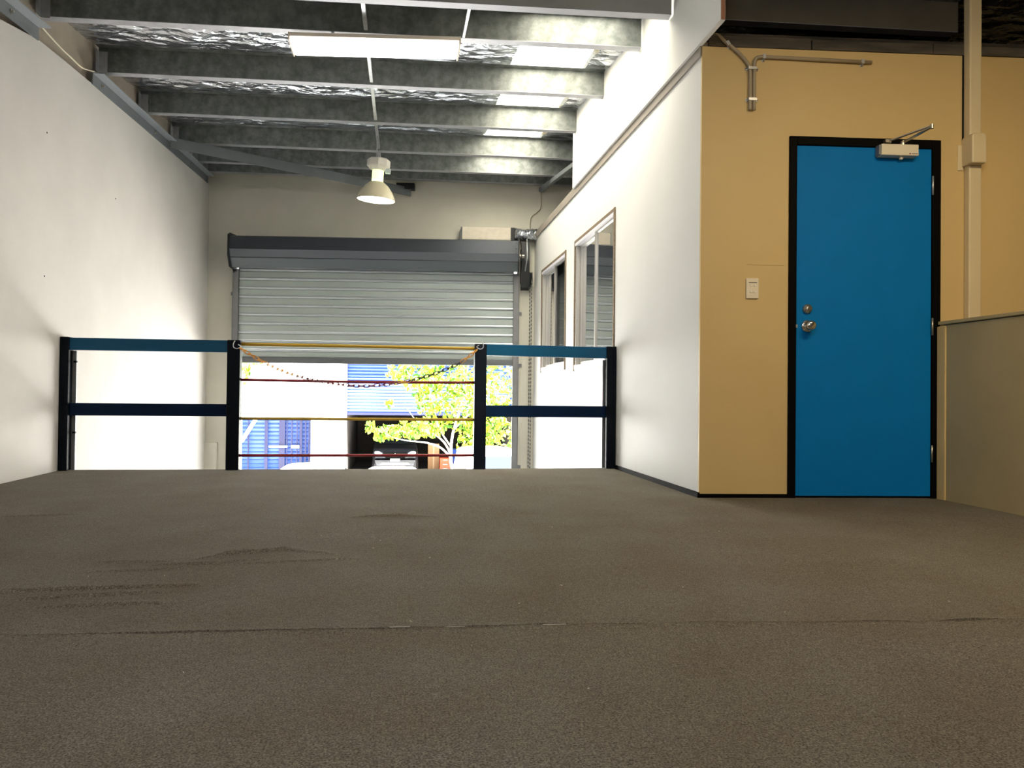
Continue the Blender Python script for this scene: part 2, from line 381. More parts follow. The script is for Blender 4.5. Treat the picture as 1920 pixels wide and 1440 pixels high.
# yellow wall with the door opening
wy = thing('wall_front', (3, 4.1, 0), kind='structure')
yb = B(FW)
DX0, DX1, DZ = 2.218, 3.122, 2.093
yb.box(1.702, DX0, 0, .11, -.01, 2.6); yb.box(DX1, 5.25, 0, .11, GZ, 2.6); yb.box(DX0, DX1, 0, .11, DZ, 2.6)
obj('painted_board', yb, yellow_paint, wy)
obj('board_joint', B(FW).box(1.972, 2.19, -.0015, .0, 1.342, 1.345), yellow_paint, wy)
tp = thing('trim_2', (3, 4.1, 2.6), kind='structure'); 
for x0, x1, d in ((1.74, 2.35, .0), (2.35, 3.08, .012), (3.08, 3.27, .004), (3.27, 5.2, .02)):
    obj('timber_plate', B(FW).box(x0, x1-.006, -.004-d*.3, .1, 2.602, 2.665-d*.5), timber_dark, tp, bevel=.002)
struct('baseboard_front', B(FW).box(1.69, DX0, -.008, .0, -.01, .022), black_gloss)
struct('ceiling_office', B().hexa([(1.75, 4.3, 2.52), (5.2, 4.0, 2.52), (5.2, 9.3, 2.52), (1.75, 9.6, 2.52), (1.75, 4.3, 2.57), (5.2, 4.0, 2.57), (5.2, 9.3, 2.57), (1.75, 9.6, 2.57)]), ceiling_dark)
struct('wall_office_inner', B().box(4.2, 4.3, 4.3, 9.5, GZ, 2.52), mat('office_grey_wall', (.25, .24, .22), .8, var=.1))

# roller door wall
wbk = thing('wall_back', (0, 9.8, GZ), kind='structure')
bb = B(FB)
bb.box(-2.75, -2.075, 0, .25, GZ, 3.75); bb.box(1.455, 5.6, 0, .25, GZ, 3.75); bb.box(-2.075, 1.455, 0, .25, 2.25, 3.75)
obj('painted_masonry', bb, cream_wall, wbk)
obj('base_ledge', B(FB).box(-2.46, -2.27, -.05, 0, GZ, -.06), cream_wall, wbk, bevel=.006)
obj('cover_plate', B(FB).box(-2.44, -2.32, -.008, 0, 2.22, 2.30), cream_wall, wbk, bevel=.004)

# roof: crinkled foil blanket + translucent sheet
PY = [(4.72, -.02, 0), (5.36, 0, 0), (6.37, 0, 0), (7.37, 0, 0), (8.37, 0, 0), (9.15, 0, 0), (9.62, 0, 0)]
pyl = [p[0] for p in PY]
def roofz(x, y):
    z = T(x, y)+.215
    yy = y+KP*x
    near = min(abs(yy-p) for p in pyl) if yy > 4 else abs(((yy+.3) % 1.0)-.5)
    z -= .055*min(1, near/.5)**.7
    z += .020*noise.noise((x*3.2, y*4.5, 0))+.011*noise.noise((x*9, y*15, 4))+.0045*noise.noise((x*24, y*38, 8))
    return z
def foil_sheet(x0, x1, y0, y1, sx, sy, parent):
    bm = bmesh.new(); nx = int((x1-x0)/sx); ny = int((y1-y0)/sy); g = []
    for j in range(ny+1):
        y = y0+(y1-y0)*j/ny
        g.append([bm.verts.new((x0+(x1-x0)*i/nx, y, roofz(x0+(x1-x0)*i/nx, y))) for i in range(nx+1)])
    for j in range(ny):
        for i in range(nx): bm.faces.new((g[j][i], g[j][i+1], g[j+1][i+1], g[j+1][i]))
    b = B(); b.bm.free(); b.bm = bm
    return obj('foil_blanket', b, foil, parent, smooth=True)
ce = thing('ceiling', (1, 4, 3), kind='structure')
SX0, SX1 = .86, 1.475
foil_sheet(-2.5, SX0, 4.3, 10.2, .03, .026, ce)
foil_sheet(SX1, 5.3, 3.2, 10.2, .04, .03, ce)
foil_sheet(-2.5, SX0, -3, 4.3, .08, .08, ce)
foil_sheet(SX0, SX1, -3, 4.55, .06, .06, ce)
foil_sheet(SX0, SX1, 9.05, 10.2, .04, .03, ce)
foil_sheet(SX1, 5.3, -3, 3.2, .08, .08, ce)
rp = lambda y: T(0, y)+.30
rb = B()
for x0, x1 in ((-2.75, SX0-.03), (SX1+.03, 5.4)):
    rb.hexa([(x0, -3.2, rp(-3.2)), (x1, -3.2, rp(-3.2)), (x1, 10.45, rp(10.45)), (x0, 10.45, rp(10.45)), (x0, -3.2, rp(-3.2)+.03), (x1, -3.2, rp(-3.2)+.03), (x1, 10.45, rp(10.45)+.03), (x0, 10.45, rp(10.45)+.03)])
rb.hexa([(SX0-.03, -3.2, rp(-3.2)), (SX1+.03, -3.2, rp(-3.2)), (SX1+.03, 4.6, rp(4.6)), (SX0-.03, 4.6, rp(4.6)), (SX0-.03, -3.2, rp(-3.2)+.03), (SX1+.03, -3.2, rp(-3.2)+.03), (SX1+.03, 4.6, rp(4.6)+.03), (SX0-.03, 4.6, rp(4.6)+.03)])
rb.hexa([(SX0-.03, 9.05, rp(9.05)), (SX1+.03, 9.05, rp(9.05)), (SX1+.03, 10.45, rp(10.45)), (SX0-.03, 10.45, rp(10.45)), (SX0-.03, 9.05, rp(9.05)+.03), (SX1+.03, 9.05, rp(9.05)+.03), (SX1+.03, 10.45, rp(10.45)+.03), (SX0-.03, 10.45, rp(10.45)+.03)])
obj('roof_sheet', rb, grey_steel, ce)
sb = B(); n = 26; prof2 = []
for i in range(n+1):
    x = SX0-.06+(SX1-SX0+.12)*i/n; prof2.append((x, .012*math.cos(i*PI/2)))
for j, (ya, yc) in enumerate(((4.5, 7.0), (6.95, 9.1))):
    a = [sb.V((x, ya, T(x, ya)+.225+dz+.004*j)) for x, dz in prof2]; c = [sb.V((x, yc, T(x, yc)+.225+dz+.004*j)) for x, dz in prof2]
    for i in range(n): sb.bm.faces.new((a[i], a[i+1], c[i+1], c[i]))
obj('skylight_sheet', sb, skylight_mat, ce)

# ------------------------------------------------------------------ STAIR WALL
sw = thing('wall_stair', (3.14, 2.6, 0), kind='structure')
obj('painted_board', B().box(3.092, 3.19, 1.0, 4.06, -2.7, 1.003), stair_paint, sw)
obj('capping', B().box(3.084, 3.20, 1.0, 4.06, 1.008, 1.028), stair_paint, sw, bevel=.003)
obj('corner_bead', B().box(3.084, 3.12, 4.0, 4.07, -.01, 1.0), yellow_paint, sw, bevel=.005)

# ------------------------------------------------------------------ DOOR
dr = thing('door_1', (2.66, 4.12, 0), kind='structure'); dr['label'] = 'blue door with black frame in yellow wall'
fb = B(FW)
fb.box(DX0, DX0+.044, -.014, .12, 0, DZ); fb.box(DX1-.05, DX1, -.014, .12, 0, DZ); fb.box(DX0+.044, DX1-.05, -.014, .12, DZ-.05, DZ)
obj('door_frame', fb, black_gloss, dr, bevel=.003)
leaf = obj('door_leaf', B(FW).box(DX0+.047, DX1-.053, -.004, .034, .012, DZ-.053), door_blue, dr, bevel=.0015)
RX = Matrix.Rotation(PI/2, 4, 'X')
kb = B(FW)
kb.lathe([(.034, 0), (.036, .004), (.03, .009), (.014, .012), (.012, .034), (.02, .04), (.028, .05), (.029, .062), (.022, .07), (.010, .073)], (2.328, -.004, .992), 28, RX)
kn = obj('door_knob', kb, chrome, leaf, smooth=True, label='polished round chrome knob')
db = B(FW)
db.lathe([(.027, 0), (.028, .004), (.024, .016), (.018, .018), (.0175, .022)], (2.328, -.004, 1.092), 28, RX)
dl = obj('deadbolt_cylinder', db, brushed, leaf, smooth=True, label='dull metal deadbolt cylinder')
obj('key_slot', B(FW).box(2.3265, 2.3295, -.0285, -.025, 1.083, 1.101), black_gloss, leaf)
obj('latch_plate', B(FW).box(DX0+.040, DX0+.049, -.0165, -.013, .982, 1.0), galv, dr)
for z0, z1 in ((1.77, 1.88), (.95, 1.05), (.21, .31)):
    obj('hinge', B(FW).tube([(DX1-.051, -.016, z0), (DX1-.051, -.016, z1)], .0055, 8), galv if z0 > 1.5 else brushed, dr, smooth=True)
# closer
cl = obj('door_closer', B(FW).box(2.738, 2.958, -.062, -.004, 1.982, 2.047), white_plastic, leaf, bevel=.004, label='cream door closer body')
obj('closer_end', B(FW).box(2.728, 2.739, -.052, -.008, 1.986, 2.044), guide_mat, leaf, bevel=.002)
obj('valve_cap', B(FW).lathe([(.011, 0), (.011, -.014), (.007, -.017)], (2.87, -.03, 1.983), 14), white_plastic, leaf, smooth=True)
mk = B(FW).lathe([(.0042, 0), (.0042, .001)], (2.906, -.062, 1.993), 10, RX)
obj('closer_mark', mk, red_bar, leaf)
mk = B(FW)
for i in range(6): mk.box(2.916+i*.0062, 2.9202+i*.0062, -.0628, -.062, 1.9895, 1.9965)
obj('closer_lettering', mk, mat('grey_print', (.2, .18, .16), .6), leaf)
ab = B(FW)
ab.bar((2.868, -.05, 2.058), (2.955, -.19, 2.105), .022, .006); ab.lathe([(.012, -.012), (.012, .012)], (2.868, -.05, 2.055), 12)
ab.bar((2.955, -.19, 2.112), (2.80, -.035, 2.072), .018, .006); ab.lathe([(.010, -.012), (.010, .012)], (2.955, -.19, 2.108), 12)
ab.box(2.772, 2.808, -.04, -.014, 2.062, 2.08)
obj('closer_arm', ab, brushed, dr)

# ------------------------------------------------------------------ ROOF STEEL
def pline(y0): return frame(0, y0, 0, -math.atan(KP))
def purlin(y0, xa, xb, drop, label, painted=False, cleat=True):
    r = thing('roof_purlin', ((xa+xb)/2, y0-KP*(xa+xb)/2, T((xa+xb)/2, y0)), label, 'beam', 'purlins under the foil roof')
    k = math.sqrt(1+KP*KP)
    def P(x, dy, dz): y = y0-KP*x; return (x+dy*KP, y+dy, T(x, y0-KP*x)-drop+dz)
    def seg(dy0, dy1, z0, z1):
        return B().hexa([P(xa, dy0, z0), P(xb, dy0, z0), P(xb, dy1, z0), P(xa, dy1, z0), P(xa, dy0, z1), P(xb, dy0, z1), P(xb, dy1, z1), P(xa, dy1, z1)])
    web = obj('web', seg(0, .004, .004, .20), (grey_beam if xa > 0 else mat('lit_grey_beam_paint', (.34, .35, .32), .55, var=.12, vscale=4)) if painted else dusty_galv, r)  # left beam takes the lit copy of the grey, right one the shaded
    fl_ = seg(0, .072, 0, .004); 
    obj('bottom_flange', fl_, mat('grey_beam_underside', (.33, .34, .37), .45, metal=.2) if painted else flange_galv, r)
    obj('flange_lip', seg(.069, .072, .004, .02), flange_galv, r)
    obj('top_flange', seg(-.06, 0, .197, .20), dusty_galv, r)
    if cleat:
        obj('end_cleat', B().box(xa+.004, xa+.07, y0-KP*xa-.012, y0-KP*xa-.003, T(xa, y0)-drop-.005, T(xa, y0)-drop+.17), galv, r)
        obj('end_cleat', B().box(xa+.004, xa+.009, y0-KP*xa-.07, y0-KP*xa-.003, T(xa, y0)-drop-.005, T(xa, y0)-drop+.17), galv, r)
    return r
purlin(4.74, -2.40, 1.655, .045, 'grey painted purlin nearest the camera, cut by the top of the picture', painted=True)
names = ['dusty purlin just in front of the glowing batten light', 'second dusty purlin, just behind the batten light', 'third dusty purlin, above where the diagonal strut starts',
         'fourth dusty purlin, right above the bell lamp', 'fifth dusty purlin, last but one before the roller door wall', 'low shadowed purlin tight against the roller door wall']
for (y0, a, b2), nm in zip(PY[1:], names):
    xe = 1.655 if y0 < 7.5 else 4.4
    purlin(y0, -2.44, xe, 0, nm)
purlin(4.78, 1.76, 3.56, .04, 'grey purlin, shaded brown, in the dark gap above the yellow wall', painted=True, cleat=False)
# dark joist behind it
tag(obj('ceiling_joist', B(FW).box(1.75, 5.2, .35, .42, 2.62, 2.85), timber_dark), 'black timber joist in the dark gap above the yellow wall', 'beam')
# bridging straps
for i, (a, b2) in enumerate(zip(PY[:5], PY[1:6])):
    x = -.272; ya = a[0]-KP*x; yc = b2[0]-KP*x
    z1 = T(x, ya)+(.0 if i else -.01)+.03; z2 = T(x, yc)+.03
    o = obj('bridging_strap', B().bar((x, ya+.006, z1), (x, yc-.006, z2), .028, .028), galv, bevel=.003)
    tag(o, ['short pale strap bridging in front of the batten light', 'pale strap bridging crossing behind the batten light', 'pale strap bridging between second and third dusty purlins',
            'pale strap bridging between third and fourth dusty purlins', 'pale strap bridging between the two purlins behind the bell lamp'][i], 'strap', 'bridging straps between purlins')
x = .40
tag(obj('bridging_strap', B().bar((x, 4.72, T(x, 4.72)-.01), (x, 5.32, T(x, 5.3)+.01), .022, .022), galv, bevel=.003), 'pale bridging strap at the right end of the batten light', 'strap', 'bridging straps between purlins')

# left wall angle beam in two lengths
def angle(ya, yc, za, zc, label):
    b = B()
    b.hexa([(XL, ya, za-.085), (XL+.008, ya, za-.085), (XL+.008, yc, zc-.085), (XL, yc, zc-.085), (XL, ya, za), (XL+.008, ya, za), (XL+.008, yc, zc), (XL, yc, zc)])
    r = thing('steel_angle', (XL, (ya+yc)/2, za), label, 'beam', 'steel angles along the left wall')
    obj('wall_leg', b, grey_steel, r)
    b = B(); b.hexa([(XL, ya, za), (XL+.085, ya, za), (XL+.085, yc, zc), (XL, yc, zc), (XL, ya, za+.008), (XL+.085, ya, za+.008), (XL+.085, yc, zc+.008), (XL, yc, zc+.008)])
    obj('projecting_leg', b, mat('grey_angle_lit_underside', (.30, .33, .36), .45, metal=.15), r)  # same steel as the wall leg, lightened for light from below
    n = 3 if yc-ya > 2 else 1
    for i in range(n):
        y = ya+(yc-ya)*((.05, .42, .78)[i] if n == 3 else .8); z = za+(zc-za)*(y-ya)/(yc-ya)-.04
        obj('bolt', B().lathe([(.014, 0), (.014, .008), (.007, .009), (.007, .02)], (XL+.008, y, z), 6, Matrix.Rotation(PI/2, 4, 'Y')), brushed, r)
angle(3.6, 5.46, 2.81, 2.975, 'short grey steel angle on the left wall in the top left corner')
angle(6.36, 9.95, 3.045, 3.245, 'long grey steel angle along the top of the left wall')
# cable
def catmull(P, n=8):
    P = [Vector(p) for p in P]; Q = [P[0]]+P+[P[-1]]; out = []
    for i in range(1, len(Q)-2):
        a, b_, c, d = Q[i-1:i+3]
        for k in range(n):
            t = k/n; out.append(.5*((2*b_)+(-a+c)*t+(2*a-5*b_+4*c-d)*t*t+(-a+3*b_-3*c+d)*t**3))
    out.append(P[-1]); return out
tag(obj('power_cable', B().tube(catmull([(XL+.012, 5.42, 3.0), (XL+.012, 5.75, 2.985), (XL+.012, 5.95, 2.99), (XL+.012, 6.15, 3.0), (XL+.02, 6.35, 3.055)]), .005, 6), white_plastic, smooth=True),
    'thin white cable sagging between the two steel angles on the left wall', 'cable')
# diagonal brace
br = thing('diagonal_strut', (-1.2, 9, 3.1), 'grey flat steel strut running diagonally from the left wall to above the roller door', 'beam')
obj('strut_bar', B().bar((XL+.03, 8.30, 3.13), (.09, 9.74, 3.115), .012, .105), grey_steel, br)
obj('strut_flange', B().bar((XL+.03, 8.33, 3.185), (.06, 9.765, 3.165), .06, .008), grey_steel, br)
obj('wall_bracket', B(FB).box(-.08, .145, -.11, -.0, 3.14, 3.215), hood_dark, br, bevel=.004)
tag(obj('diagonal_strut', B().bar((1.99, 7.5, 3.12), (1.72, 9.55, 3.17), .05, .05), grey_steel), 'short grey strut in the dark roof corner beyond the upper white wall', 'beam')

# ------------------------------------------------------------------ LIGHTS IN VIEW
bt = thing('batten_light', (-.2, 5.35, 2.95), 'glowing fluorescent batten light under the roof', 'light')
k = .113
def bpnt(x, d, z): return (x, 5.245-k*(x+.2)*.95+d, z)
def bseg(x0, x1, d0, d1, z0, z1): return B().hexa([bpnt(x0, d0, z0), bpnt(x1, d0, z0), bpnt(x1, d1, z0), bpnt(x0, d1, z0), bpnt(x0, d0, z1), bpnt(x1, d0, z1), bpnt(x1, d1, z1), bpnt(x0, d1, z1)])
obj('tray', bseg(-.775, .365, -.012, .255, 2.985, 3.0), tray_mat, bt, bevel=.004)
obj('diffuser', bseg(-.765, .355, .02, .25, 2.95, 2.984), tube_glow, bt, bevel=.01)
obj('front_lip', bseg(-.775, .365, -.016, -.004, 2.972, 2.99), tray_mat, bt)
for x0 in (-.782, .360): obj('end_cap', bseg(x0, x0+.012, -.016, .255, 2.945, 3.0), tray_mat, bt, bevel=.004)
for x0 in (-.5, .2): obj('hanger', B().bar(bpnt(x0, .15, 3.0), bpnt(x0, .15, T(x0, 5.3)+.0), .004, .02, (1, 0, 0)), galv, bt)

hl = thing('bell_lamp', (-.278, 7.9, 2.53), 'beige bell shaped high bay lamp hanging in the middle', 'light')
LX = Matrix.Translation((-.276, 7.9, 2.535)) @ Matrix.Rotation(math.radians(3.5), 4, 'Y') @ Matrix.Rotation(math.radians(3), 4, 'X')
sh = B(LX).lathe([(.193, 0), (.190, .018), (.175, .055), (.150, .10), (.115, .145), (.082, .172), (.070, .182), (.066, .182), (.078, .168), (.110, .14), (.145, .096), (.170, .05), (.186, .016), (.189, 0)], n=40, caps=False)
obj('lamp_shade', sh, shade_mat, hl, smooth=True)
obj('lens', B(LX).lathe([(.187, .004), (.187, .010)], n=40), lamp_glow, hl, smooth=False)
obj('lamp_neck', B(LX).lathe([(.055, .178), (.058, .20), (.058, .28), (.054, .305)], n=24), neck_glow, hl, smooth=True, label='glowing yellow green neck')
for a in (.4, 2.2, 4.0, 5.6): obj('neck_bracket', B(LX).bar((.062*math.cos(a), .062*math.sin(a), .175), (.062*math.cos(a), .062*math.sin(a), .31), .012, .012), white_plastic, hl)
obj('gear_box', B(LX).lathe([(.07, .30), (.112, .335), (.117, .345), (.117, .40), (.10, .415), (.05, .425)], n=8), mat('pale_grey_gear_box', (.62, .6, .55), .5), hl)
obj('gear_plug', B(LX).box(.07, .125, -.03, .03, .28, .325), mat('pale_blue_plug', (.5, .58, .6), .5), hl, bevel=.006)
obj('hanging_rod', B().bar((-.272, 7.9, 2.94), (-.272, 7.9, T(-.27, 7.9)+.03), .02, .012, (1, 0, 0)), galv, hl)

# ------------------------------------------------------------------ ROLLER DOOR
rd = thing('roller_door', (-.31, 9.75, GZ), 'half raised silver roller door with blue grey hood', 'door')
CX0, CX1 = -2.03, 1.412; PIT = .1116
zt = 2.116
for i in range(-1, 10):
    z1 = zt-PIT*i; z0 = z1-PIT
    if i == 9: z0 = 1.012
    b = B(FB)
    pr = [(0, z0+.0), (-.004, z0+.006), (-.004, z1-.040), (.004, z1-.036), (.004, z1-.032), (-.012, z1-.026), (-.017, z1-.014), (-.011, z1-.001), (0, z1-.0005)]
    pr = [(-.035+a, c) for a, c in pr]
    b.prism(pr+[(-.030, z1-.001), (-.030, z0+.001)], lambda t, a, c: (t, a, c), CX0, CX1)
    o = obj('slat', b, [slat_mat, slat_rib], rd)
    for p in o.data.polygons:
        cz = (p.center.z+GZ) if False else p.center.z+rd.location.z
        if cz > z1-.0305 and cz < z1 and abs(p.normal.x) < .9: p.material_index = 1
bot = obj('bottom_bar', B(FB).box(CX0, CX1, -.055, -.02, .936, 1.012), mat('bottom_bar_grey', (.13, .14, .15), .45, metal=.3), rd, bevel=.006)
for x0, x1 in ((-2.098, -2.022), (1.402, 1.478)):
    b = B(FB); b.box(x0, x1, -.075, -.062, GZ, 2.10); b.box(x0, x0+.008, -.075, 0, GZ, 2.10); b.box(x1-.008, x1, -.075, -.0, GZ, 2.10)
    obj('guide_channel', b, guide_mat, rd)
for x0, x1, z in ((-2.135, -2.09, 1.80), (1.475, 1.515, 1.60), (1.475, 1.52, .945), (1.475, 1.52, -.34)):
    obj('fixing_tab', B(FB).box(x0, x1, -.012, 0, z-.022, z+.022), guide_mat, rd)
hp = [(0, 2.45), (-.30, 2.475), (-.365, 2.455), (-.378, 2.30), (-.352, 2.206), (-.350, 2.203), (-.345, 2.200), (-.27, 2.10), (-.06, 2.125), (0, 2.2)]
hx0, hx1 = -2.045, 1.445
def hood_part(name, pts, m): 
    th = .006
    b = B(FB)
    v0 = [b.V((hx0, a, c)) for a, c in pts]; v1 = [b.V((hx1, a, c)) for a, c in pts]
    for i in range(len(pts)-1): b.bm.faces.new((v0[i], v0[i+1], v1[i+1], v1[i]))
    o = obj(name, b, m, rd); md = o.modifiers.new('s', 'SOLIDIFY'); md.thickness = th; return o
hood_part('hood_upper_panel', hp[0:4], hood_mat)
hood_part('hood_middle_panel', hp[3:6], mat('hood_mid_lit', (.115, .13, .155), .35, metal=.25))  # lighter copy of the hood grey, light from below painted in
hood_part('hood_lower_panel', hp[5:9], mat('hood_low_lit', (.10, .12, .135), .35, metal=.25))  # also lightened, as a hood face lit from below
ep = [(.0, 2.52), (-.33, 2.50), (-.395, 2.47), (-.395, 2.22), (-.33, 2.09), (-.06, 2.07), (0, 2.07)]
for x0, x1 in ((-2.062, -2.045), (1.445, 1.462)):
    obj('end_plate', B(FB).prism(ep, lambda t, a, c: (t, a, c), x0, x1), hood_dark, rd)
obj('hood_seam', B(FB).box(hx0, hx1, -.358, -.345, 2.199, 2.207), hood_dark, rd)
rv = B(FB)
for x in (-2.02, 1.42):
    for z, y in ((2.43, -.372), (2.36, -.378), (2.31, -.380), (2.255, -.357), (2.225, -.353)): rv.lathe([(.006, 0), (.004, .004)], (x, y, z), 8, RX)
obj('rivet', rv, hood_dark, rd, kind='stuff')
obj('drum_shaft', B(FB).tube([(-2.10, -.2, 2.3), (1.53, -.2, 2.3)], .025, 12), brushed, rd)
for x in (-2.085, 1.49):
    obj('axle_bracket', B(FB).prism([(0, 2.42), (-.26, 2.36), (-.26, 2.24), (0, 1.98)], lambda t, a, c: (t, a, c), x, x+.01), hood_dark, rd)
obj('drive_plate', B(FB).prism([(0, 2.50), (-.12, 2.50), (-.16, 2.25), (-.12, 1.92), (0, 1.90)], lambda t, a, c: (t, a, c), 1.497, 1.60), hood_dark, rd)
hc = Matrix.Translation((1.63, -.12, 2.0))
obj('chain_wheel', B(FB @ Matrix.Translation((1.60, -.12, 2.02)) @ Matrix.Rotation(PI/2, 4, 'Y')).lathe([(.03, 0), (.10, .004), (.085, .02), (.10, .036), (.03, .04)], n=24), hood_dark, rd, smooth=False)
obj('drive_rod', B(FB).tube([(1.565, -.165, 2.52), (1.57, -.17, 2.3), (1.545, -.165, 2.12)], .009, 8), galv, rd, smooth=True)
ch = B(FB)
for sx_, yy in ((1.615, -.03), (1.625, -.21)):
    z = 2.0; k_ = 0
    while z > -1.6:
        if k_ % 2: ch.box(sx_-.007, sx_+.007, yy-.002, yy+.002, z-.014, z+.014)
        else: ch.box(sx_-.002, sx_+.002, yy-.007, yy+.007, z-.014, z+.014)
        z -= .024; k_ += 1
obj('hand_chain', ch, mat('dull_chain_steel', (.13, .13, .12), .5, metal=.6), rd, kind='stuff')

# ceiling unit above the door
bx = thing('wall_unit', (1.05, 9.6, 2.5), 'shallow off white metal box above the right end of the roller door hood', 'box')
obj('cover', B(FB).box(.75, 1.36, -.16, -.0, 2.505, 2.662), box_white, bx, bevel=.006)
obj('end_plate', B(FB).box(1.36, 1.405, -.13, 0, 2.49, 2.67), hood_dark, bx)
obj('end_plate', B(FB).box(.735, .75, -.13, 0, 2.50, 2.672), guide_mat, bx)
fd = B(FB); pts = []; rs = []
for i in range(46):
    t = i/45; pts.append((1.40+.34*t, -.11+.03*math.sin(t*5), 2.60-.02*t)); rs.append((.068+.010*math.sin(i*1.9)+.008*noise.noise((i*.7, 0, 0)))*(1 if i else .5))
fd.tube(pts, rs, 14)
o = obj('flexible_duct', fd, foil)
tag(o, 'crinkled silver foil duct beside the off white box', 'duct')
for v in o.data.vertices: v.co += .012*noise.noise_vector(v.co*22)
tag(obj('power_cable', B(FB).tube(catmull([(1.74, -.03, 3.2), (1.745, -.012, 2.97), (1.70, -.012, 2.90), (1.62, -.012, 2.82), (1.61, -.012, 2.64)]), .006, 6), conduit_mat, smooth=True),
    'thin cable running down the back wall to the foil duct', 'cable')

# ------------------------------------------------------------------ WINDOWS
def window(n, w, label):
    y0, y1, z0, z1 = w
    r = thing('window_%d' % n, (XRf(y0), (y0+y1)/2, z0), kind='structure'); r['label'] = label
    def rb_(a, b_, c, d, o0, o1, m, name, bev=.0015, par=r): return obj(name, rbox(B(), a, b_, c, d, o0, o1), m, par, bevel=bev)
    # timber reveal on the near side, sides and top
    rb_(y0-.004, y0+.028, z0-.02, z1+.006, -.010, .09, timber, 'timber_reveal')
    rb_(y0+.028, y1, z1-.020, z1+.006, -.006, .09, timber, 'timber_reveal')
    rb_(y1-.02, y1+.004, z0-.02, z1, -.006, .09, timber, 'timber_reveal')
    # aluminium outer frame
    t = .036
    rb_(y0+.028, y0+.028+t, z0, z1-.02, .004, .075, alu, 'frame_jamb')
    rb_(y1-.02-t, y1-.02, z0, z1-.02, .004, .075, alu, 'frame_jamb')
    rb_(y0+.03, y1-.02, z1-.048, z1-.02, -.004, .075, alu_white, 'frame_head')
    rb_(y0+.03, y1-.02, z0, z0+.04, -.004, .075, alu_white, 'frame_sill')
    a, b_ = y0+.028+t, y1-.02-t; mid = a+(b_-a)*.47
    for (s0, s1, o0) in ((a, mid+.02, .012), (mid-.02, b_, .042)):
        sh_ = rb_(s0, s0+.034, z0+.04, z1-.048, o0, o0+.026, alu, 'sash_stile')
        rb_(s1-.034, s1, z0+.04, z1-.048, o0, o0+.026, alu, 'sash_stile')
        rb_(s0+.034, s1-.034, z1-.066, z1-.048, o0, o0+.026, alu, 'sash_rail')
        rb_(s0+.034, s1-.034, z0+.04, z0+.07, o0, o0+.026, alu, 'sash_rail')
        b = B(); xa, xb = XRf(s0+.034), XRf(s1-.034)
        b.poly([(xa+o0+.013, s0+.034, z0+.07), (xb+o0+.013, s1-.034, z0+.07), (xb+o0+.013, s1-.034, z1-.066), (xa+o0+.013, s0+.034, z1-.066)])
        obj('pane', b, win_glass, r)
window(1, W1, 'nearer aluminium sliding window in the white wall')
window(2, W2, 'farther aluminium sliding window in the white wall')

# ------------------------------------------------------------------ RAILINGS
def railing(name_label, px, zr, zm, ztop, yo):
    r = thing('railing', ((px[0][0]+px[1][1])/2, yo, 0), name_label, 'railing')
    for a, b_ in px:
        obj('post', B().box(a, b_, yo-.045, yo+.045, 0, ztop), post_mat, r, bevel=.006)
    x0, x1 = px[0][1], px[1][0]
    obj('top_rail', B().hexa([(x0, yo-.03, zr[0]), (x1, yo-.03, zr[1]), (x1, yo+.02, zr[1]), (x0, yo+.02, zr[0]), (x0, yo-.03, zr[0]+.088), (x1, yo-.03, zr[1]+.088), (x1, yo+.02, zr[1]+.088), (x0, yo+.02, zr[0]+.088)]), rail_blue, r, bevel=.003, label='blue top rail')
    obj('mid_rail', B().hexa([(x0, yo-.02, zm[0]), (x1, yo-.02, zm[1]), (x1, yo+.02, zm[1]), (x0, yo+.02, zm[0]), (x0, yo-.02, zm[0]+.09), (x1, yo-.02, zm[1]+.09), (x1, yo+.02, zm[1]+.09), (x0, yo+.02, zm[0]+.09)]), mat('shaded_blue_rail', (.001, .010, .035), .45, spec=.12), r, bevel=.003, label='blue mid rail, toned dark for shade')  # mid rail blue darkened, the shade on it is in the colour
    return r
r1 = railing('black and blue railing section against the left wall', ((-2.413, -2.352), (-1.268, -1.176)), (.864, .866), (.394, .394), .957, 5.92)
obj('fixing_plate', B().box(-2.354, -2.325, 5.945, 5.957, 0, .86), guide_mat, r1)
for z in (.78, .27): obj('fixing_bolt', B().box(-2.34, -2.318, 5.93, 5.945, z-.006, z+.008), post_mat, r1)
r2 = railing('black and blue railing section against the white wall', ((.560, .652), (1.607, 1.684)), (.878, .872), (.402, .402), .966, 5.935)
obj('fixing_plate', B().box(1.59, 1.609, 5.96, 5.972, 0, .86), guide_mat, r2)

def sbar(z, zs, r, m, label):
    P = []
    for i in range(13):
        t = i/12; P.append((-1.18+1.75*t, 5.925, z-zs*4*t*(1-t)))
    tag(obj('safety_bar', B().tube(P, r, 10), m, smooth=True), label, 'bar', 'bars closing the railing gap')
sbar(.930, 0, .013, yellow_bar, 'topmost bar of the gap, mustard yellow, level with the top rails')
sbar(.667, .006, .011, red_bar, 'upper dark red bar of the railing gap')
sbar(.379, 0, .0115, yellow_bar, 'lower mustard yellow bar of the gap, level with the mid rails')
sbar(.105, 0, .011, red_bar, 'lowest red bar of the gap, just above the carpet')

# chain of plastic links
cp = catmull([(-1.185, 5.865, .905), (-1.09, 5.865, .845), (-.985, 5.865, .786), (-.81, 5.865, .712), (-.60, 5.865, .66), (-.40, 5.865, .634), (-.247, 5.865, .630), (-.05, 5.865, .652), (.19, 5.865, .708), (.395, 5.865, .79), (.50, 5.865, .855), (.585, 5.87, .93)], 24)
cht = thing('plastic_chain', (-.3, 5.865, .63), 'sagging plastic chain in orange, red and black hooked between the middle posts', 'chain')
